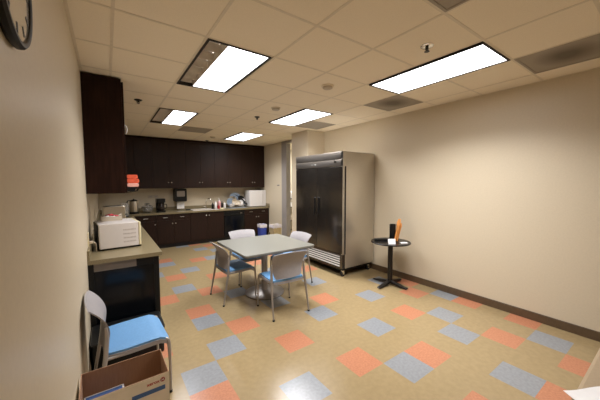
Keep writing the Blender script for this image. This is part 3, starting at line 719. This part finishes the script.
# ------------------------------------------------------------------ square table
t = thing('cafe_table', 'square grey pedestal table in the middle of the room', 'table', (1.79, 2.56, 0))
obj('tabletop', MB().rbox(-.535, .535, -.535, .535, .718, .742, .04, n=6, e=.003), M['ttop'], t)
obj('edge_band', MB().rbox(-.532, .532, -.532, .532, .706, .7175, .04, n=6, e=.002), M['tedge'], t)
obj('mounting_plate', MB().box(-.2, .2, -.2, .2, .69, .706).box(-.30, .30, -.025, .025, .676, .69).box(-.025, .025, -.30, .30, .676, .69), M['blackm'], t, smooth=False)
obj('column', MB().lathe([(.055, .03), (.045, .05), (.045, .678)], n=28), M['tsteel'], t)
obj('base_disc', MB().lathe([(.285, .006), (.285, .014), (.27, .022), (.12, .036), (.05, .045)], n=56), M['tsteel'], t)
obj('base_rim', MB().lathe([(.28, 0), (.283, .006)], n=56), M['rubber'], t)

# ------------------------------------------------------------------ chairs (local: faces +x, origin on floor under seat centre)
def make_chair(label, loc, rot):
    t = thing('stacking_chair', label, 'chair', loc, rot, 'grey chairs with blue seats')
    W2 = .235
    # seat pan
    nu, nv = 13, 9
    def seatz(u, v):   # u 0 front .. 1 rear
        z = .445 - .012*u
        if u < .2: z -= .05*(1-u/.2)**2
        z -= .008*(1-(2*v-1)**2)
        return z
    def sp(u, v, dz, k=1.0):
        x = .218 - .42*u*1.0; 
        wy = W2*k*(1-.10*max(0, (u-.6)/.4)**2 - .05*max(0, (.15-u)/.15)**2)
        return Vector((x*(1 if k == 1 else .985), wy*(2*v-1), seatz(u, v)+dz))
    g = [sp(i/(nu-1), j/(nv-1), 0) for i in range(nu) for j in range(nv)]
    b = [sp(i/(nu-1), j/(nv-1), -.030) for i in range(nu) for j in range(nv)]
    obj('seat', MB().slab(g, b, nu, nv), M['cgrey'], t)
    g = [sp(i/(nu-1), j/(nv-1), .028 - .012*(abs(2*j/(nv-1)-1)**6), .97) for i in range(nu) for j in range(nv)]
    b = [sp(i/(nu-1), j/(nv-1), .001, .97) for i in range(nu) for j in range(nv)]
    obj('cushion', MB().slab(g, b, nu, nv), M['cushion'], t)
    # back
    nu, nv = 16, 13
    def bp(u, v, off):   # u 0 bottom..1 top
        z = .462+.335*u; wy = .188+.055*u
        if u > .86: wy *= 1-.045*((u-.86)/.14)**3
        if u < .10: wy *= 1-.08*((.10-u)/.10)
        s = 2*v-1
        x = -.185 + .02*math.sin(u*PI) - .085*max(0, (u-.35)/.65)**1.8 - .028*(1-s*s)*(1-.3*u)
        zz = z - .018*(s*s)*(u**4)
        return Vector((x+off, wy*s, zz))
    g = [bp(i/(nu-1), j/(nv-1), .005) for i in range(nu) for j in range(nv)]
    b = [bp(i/(nu-1), j/(nv-1), -.006) for i in range(nu) for j in range(nv)]
    obj('backrest', MB().slab(g, b, nu, nv), M['cgrey'], t)
    for s in (-1, 1):
        pts = smoothpts([(-.270, s*.248, .01), (-.235, s*.244, .20), (-.200, s*.236, .40), (-.188, s*.230, .50), (-.182, s*.226, .58), (-.186, s*.224, .64)], 4)
        n = len(pts)
        obj('leg', MB().tube(pts, [.010+.006*min(1, k/(n*.5)) if k < n*.7 else .016-.008*(k-n*.7)/(n*.3) for k in range(n)], 10), M['cgrey2'], t)
        obj('leg', MB().tube(smoothpts([(.205, s*.240, .01), (.208, s*.236, .22), (.205, s*.225, .40), (.185, s*.215, .425)], 4), [.010]*6+[.013]*7, 10), M['cgrey2'], t)
        obj('side_rail', MB().tube([(.19, s*.215, .418), (-.205, s*.225, .415)], .011, 8), M['cgrey2'], t)
        for x in (-.270, .205): obj('foot', MB().lathe([(.013, 0), (.013, .018), (.010, .02)], (x, s*(.248 if x < 0 else .240), 0), 12), M['rubber'], t)
    return t
ch = make_chair('grey blue-seated chair at the square table with its back to the camera', (1.728, 1.98, 0), math.radians(87))
dup(ch, (1.385, 2.70, 0), math.radians(2), 'grey blue-seated chair on the left side of the square table')
dup(ch, (1.83, 3.235, 0), math.radians(-91), 'grey chair on the far side of the square table, only its back showing')
dup(ch, (2.31, 2.68, 0), math.radians(186), 'grey blue-seated chair at the right of the square table, before the refrigerator')
dup(ch, (.055, 1.47, 0), math.radians(3), 'large grey blue-seated chair against the left wall, behind the open carton')

# ------------------------------------------------------------------ round black table and things on it
PX, PY, PH = 3.56, 1.67, .70
t = thing('round_side_table', 'small round black pedestal table by the right wall', 'table', (PX, PY, 0))
obj('tabletop', MB().lathe([(.29, PH-.022), (.30, PH-.018), (.30, PH-.004), (.295, PH)], n=56), M['blackm'], t)
obj('column', MB().cyl((0, 0), .038, .05, PH-.03, 20), M['blackm'], t)
obj('mounting_plate', MB().box(-.12, .12, -.12, .12, PH-.034, PH-.022), M['blackm'], t, smooth=False)
for a in range(4):
    mx = Matrix.Rotation(a*PI/2+.06, 3, 'Z')
    mb = MB(); prof = [(0, .085), (.12, .062), (.25, .035), (.30, .030)]
    v = []
    for x, z in prof:
        for y, zz in ((-.028, z), (.028, z), (.028, max(.012, z-.045)), (-.028, max(.012, z-.045))): v.append(mx @ Vector((x, y, zz)))
    mb.add(v, [(4*i+k, 4*i+(k+1) % 4, 4*i+4+(k+1) % 4, 4*i+4+k) for i in range(3) for k in range(4)]+[(0, 3, 2, 1), (12, 13, 14, 15)])
    f = obj('leg', mb, M['blackm'], t, bevel=.006)
    p = mx @ Vector((.28, 0, 0)); obj('glide', MB().cyl((p.x, p.y), .016, 0, .014, 12), M['tsteel'], f)
ZT2 = PH
tag(obj('black_tumbler', MB().lathe([(.04, 0), (.045, .01), (.048, .27), (.043, .27), (.04, .02), (.01, .015)], n=24), M['black']), 'tall black tumbler on the round black table', 'tumbler', loc=(3.59, 1.66, ZT2))
# wooden servers leaning
def paddle(loc, tip, label, wd=.035):
    a = Vector((0, 0, .012)); b = Vector(tip); pts = [a.lerp(b, k/6) for k in range(7)]
    mb = MB().tube(pts, [.014, .015, .016, .02, wd*.8, wd, wd*.6], 10, flat=.45)
    tag(obj('wooden_server', mb, M['wood']), label, 'utensil', 'orange wooden utensils on the round table', loc)
paddle((3.565, 1.60, ZT2), (.075, -.03, .36), 'longest orange wooden utensil leaning by the black tumbler')
paddle((3.60, 1.585, ZT2), (.03, -.005, .33), 'second orange wooden utensil, upright beside the tumbler', .03)
paddle((3.63, 1.60, ZT2), (.045, -.03, .29), 'shorter orange wooden utensil, rightmost of the bundle', .028)
t = thing('dark_bottle', 'thin dark bottle behind the orange wooden utensils', 'bottle', (3.68, 1.64, ZT2))
obj('bottle_body', MB().lathe([(.025, 0), (.028, .01), (.028, .15), (.012, .19), (.012, .24)], n=18), M['smoke'], t); obj('cap', MB().cyl((0, 0), .014, .24, .26, 12), M['black'], t)
tag(obj('folded_card', MB().add([(-.055, -.03, 0), (.055, -.03, 0), (.055, 0, .075), (-.055, 0, .075), (-.055, .03, 0), (.055, .03, 0), (-.055, -.027, 0), (.055, -.027, 0), (.055, 0, .071), (-.055, 0, .071), (-.055, .027, 0), (.055, .027, 0)],
   [(0, 1, 2, 3), (3, 2, 5, 4), (6, 9, 8, 7), (9, 10, 11, 8), (0, 3, 9, 6), (3, 4, 10, 9), (1, 7, 8, 2), (2, 8, 11, 5), (0, 6, 7, 1), (4, 5, 11, 10)]), M['paper'], smooth=False), 'white folded card at the front of the round black table', 'card', loc=(3.42, 1.55, ZT2), rotz=-.6)
tag(obj('paper_slip', MB().rbox(-.05, .05, -.03, .03, 0, .012, .004), M['paper']), 'small white slip at the right edge of the round black table', 'paper', loc=(3.60, 1.46, ZT2), rotz=-.6)
t = thing('card_holder', 'black low tray with an upright end on the round table by the wall', 'tray', (3.50, 1.76, ZT2), -.6)
obj('tray', MB().rbox(-.14, .12, -.03, .03, 0, .035, .006), M['black'], t); obj('end_stand', MB().add([(.12, -.03, 0), (.16, -.03, 0), (.13, -.03, .08), (.12, .03, 0), (.16, .03, 0), (.13, .03, .08)], [(0, 1, 2), (3, 5, 4), (0, 3, 4, 1), (1, 4, 5, 2), (0, 2, 5, 3)]), M['black'], t, smooth=False)

# ------------------------------------------------------------------ carton in the foreground
BW, BD, BH = .425, .275, .25
BC, BR = (-.028, .868), math.radians(1)
def carton(z, label, opened):
    t = thing('paper_carton', label, 'box', (BC[0], BC[1], z), BR)
    th = .004; a, b = BW/2, BD/2
    w_ = MB(); 
    # four walls as slabs, outside white, inside kraft
    for (x0, x1, y0, y1, ins) in ((-a, a, -b, -b+th, 'y+'), (-a, a, b-th, b, 'y-'), (-a, -a+th, -b+th, b-th, 'x+'), (a-th, a, -b+th, b-th, 'x-')):
        w_.box(x0, x1, y0, y1, 0, BH)
    o = obj('carton_walls', w_, [M['carton'], M['kraft']], t, smooth=False)
    for k, p in enumerate(o.data.polygons):
        c = p.center; n = p.normal
        inside = (abs(c.x) <= a-th+1e-5 and abs(c.y) <= b-th+1e-5) or (abs(n.z) > .9 and c.z > BH-.001)
        if inside: p.material_index = 1
    obj('carton_floor', MB().box(-a+th, a-th, -b+th, b-th, 0, th), M['kraft'], t, smooth=False)
    if not opened: obj('flaps', MB().box(-a+th, a-th, -b+th, b-th, BH-th-.001, BH-.001), M['kraft'], t, smooth=False)
    R = Matrix.Rotation(PI/2, 4, 'X')
    for side in (0, 1):
        Q = Matrix.Identity(4) if side == 0 else Matrix.Rotation(PI, 4, 'Z')
        text_mesh('xerox', .027, 'lettering', M['red'], t, Q @ Matrix.Translation((.128, -b-.0006, BH-.038)) @ R, .0006)['label'] = 'red lettering'
        mb = MB().lathe([(.013, 0), (.013, .0008)], n=24, mx=Matrix.Rotation(PI/2, 3, 'X'))
        mb.v = [tuple((Q @ (Vector(v)+Vector((.178, -b, BH-.036))))) for v in mb.v]
        g = obj('emblem', mb, M['red'], t)
        xm = MB()
        for an in (.6, -.6): 
            mx2 = Matrix.Rotation(an, 3, 'Y'); vv = [mx2 @ Vector(q) for q in ((-.010, 0, -.0015), (.010, 0, -.0015), (.010, 0, .0015), (-.010, 0, .0015), (-.010, -.0006, -.0015), (.010, -.0006, -.0015), (.010, -.0006, .0015), (-.010, -.0006, .0015))]
            xm.add([Q @ (q+Vector((.178, -b-.0009, BH-.036))) for q in vv], [(0, 1, 2, 3), (4, 7, 6, 5), (0, 4, 5, 1), (1, 5, 6, 2), (2, 6, 7, 3), (3, 7, 4, 0)])
        obj('emblem_cross', xm, M['paper'], g, smooth=False)
        bnd = MB().box(.02, .19, -b-.0008, -b, BH-.098, BH-.072); bnd.v = [tuple(Q @ Vector(v)) for v in bnd.v]
        obj('printed_band', bnd, M['bandblue'], t, smooth=False)['label'] = 'blue printed band'
    return t
carton(0, 'closed carton under the open one, below the edge of the photo', False)
carton(BH, 'open white and brown carton with red lettering in the near left corner', True)
# reams inside
def ream(x, y, z, rx, label, rz=0):
    t = thing('paper_ream', label, 'ream', (0, 0, 0), 0, 'wrapped paper reams in the carton')
    t.location = (BC[0]+x, BC[1]+y, z); t.rotation_euler = (rx, 0, BR+rz)
    obj('wrapper', MB().rbox(-.10, .10, -.128, .128, 0, .05, .004, n=2), M['paper'], t)
    obj('printed_label', MB().box(-.09, .09, -.115, .115, .05, .0508), M['bandblue'], t, smooth=False)
    obj('label_strip', MB().box(-.07, .03, -.10, -.085, .0508, .0513), M['paper'], t, smooth=False)
ream(-.105, -.001, BH+.0045, 0, 'lower wrapped paper ream inside the open carton')
ream(-.105, -.001, BH+.0045+.0525, 0, 'blue and white wrapped ream lying on top inside the open carton')

# ------------------------------------------------------------------ near right: tan upholstered bench with paper
t = thing('upholstered_bench', 'tan upholstered bench cut off by the lower right corner of the photo', 'bench', (2.56, -.985, 0))
obj('seat_pad', MB().rbox(-.75, .75, -.29, .29, .30, .45, .09, n=8, e=.02), M['tanv'], t)
obj('bench_body', MB().rbox(-.74, .74, -.28, .28, .05, .302, .08, n=8, e=.004), M['tanv'], t)
for x in (-.65, .65):
    for y in (-.2, .2): obj('leg', MB().cyl((x, y), .02, 0, .06, 14), M['blackm'], t)
nu = nv = 7
def pp(i, j, d):
    u, v = i/(nu-1), j/(nv-1)
    return Vector((-.13+.26*u+.02*v, -.10+.20*v, .004*math.sin(u*6+v*3)+.003*math.sin(v*7)+.004+d))
tag(obj('paper_sheet', MB().slab([pp(i, j, .002) for i in range(nu) for j in range(nv)], [pp(i, j, 0) for i in range(nu) for j in range(nv)], nu, nv), M['paper']), 'white crumpled paper lying on the corner of the tan bench', 'paper', loc=(2.03, -.80, .451), rotz=-.5)

# ------------------------------------------------------------------ wall clock
t = thing('wall_clock', 'round black-rimmed wall clock high on the left wall at the photo corner', 'clock', (XL, -.065, 2.135))
R = Matrix.Rotation(PI/2, 3, 'Y')
obj('rim', MB().lathe([(.168, 0), (.175, .008), (.174, .018), (.168, .024), (.160, .024), (.155, .021), (.155, .008)], n=56, mx=R), M['black'], t)
obj('dial', MB().lathe([(.156, .006), (.156, .0185)], n=56, mx=R), M['clockface'], t)
tk = MB()
for k in range(12):
    a = k*PI/6; m2 = Matrix.Rotation(a, 3, 'X'); tk.add([m2 @ Vector(q) for q in ((.019, -.004, .12), (.019, .004, .12), (.019, .004, .145), (.019, -.004, .145), (.0197, -.004, .12), (.0197, .004, .12), (.0197, .004, .145), (.0197, -.004, .145))], [(0, 1, 2, 3), (4, 7, 6, 5), (0, 4, 5, 1), (1, 5, 6, 2), (2, 6, 7, 3), (3, 7, 4, 0)])
obj('hour_marks', tk, M['black'], t, smooth=False)
for a, l in ((2.2, .08), (.7, .12)):
    m2 = Matrix.Rotation(a, 3, 'X'); obj('hand', MB().tube([m2 @ Vector((.0235, 0, -.02)), m2 @ Vector((.0235, 0, l))], .004, 6), M['black'], t)
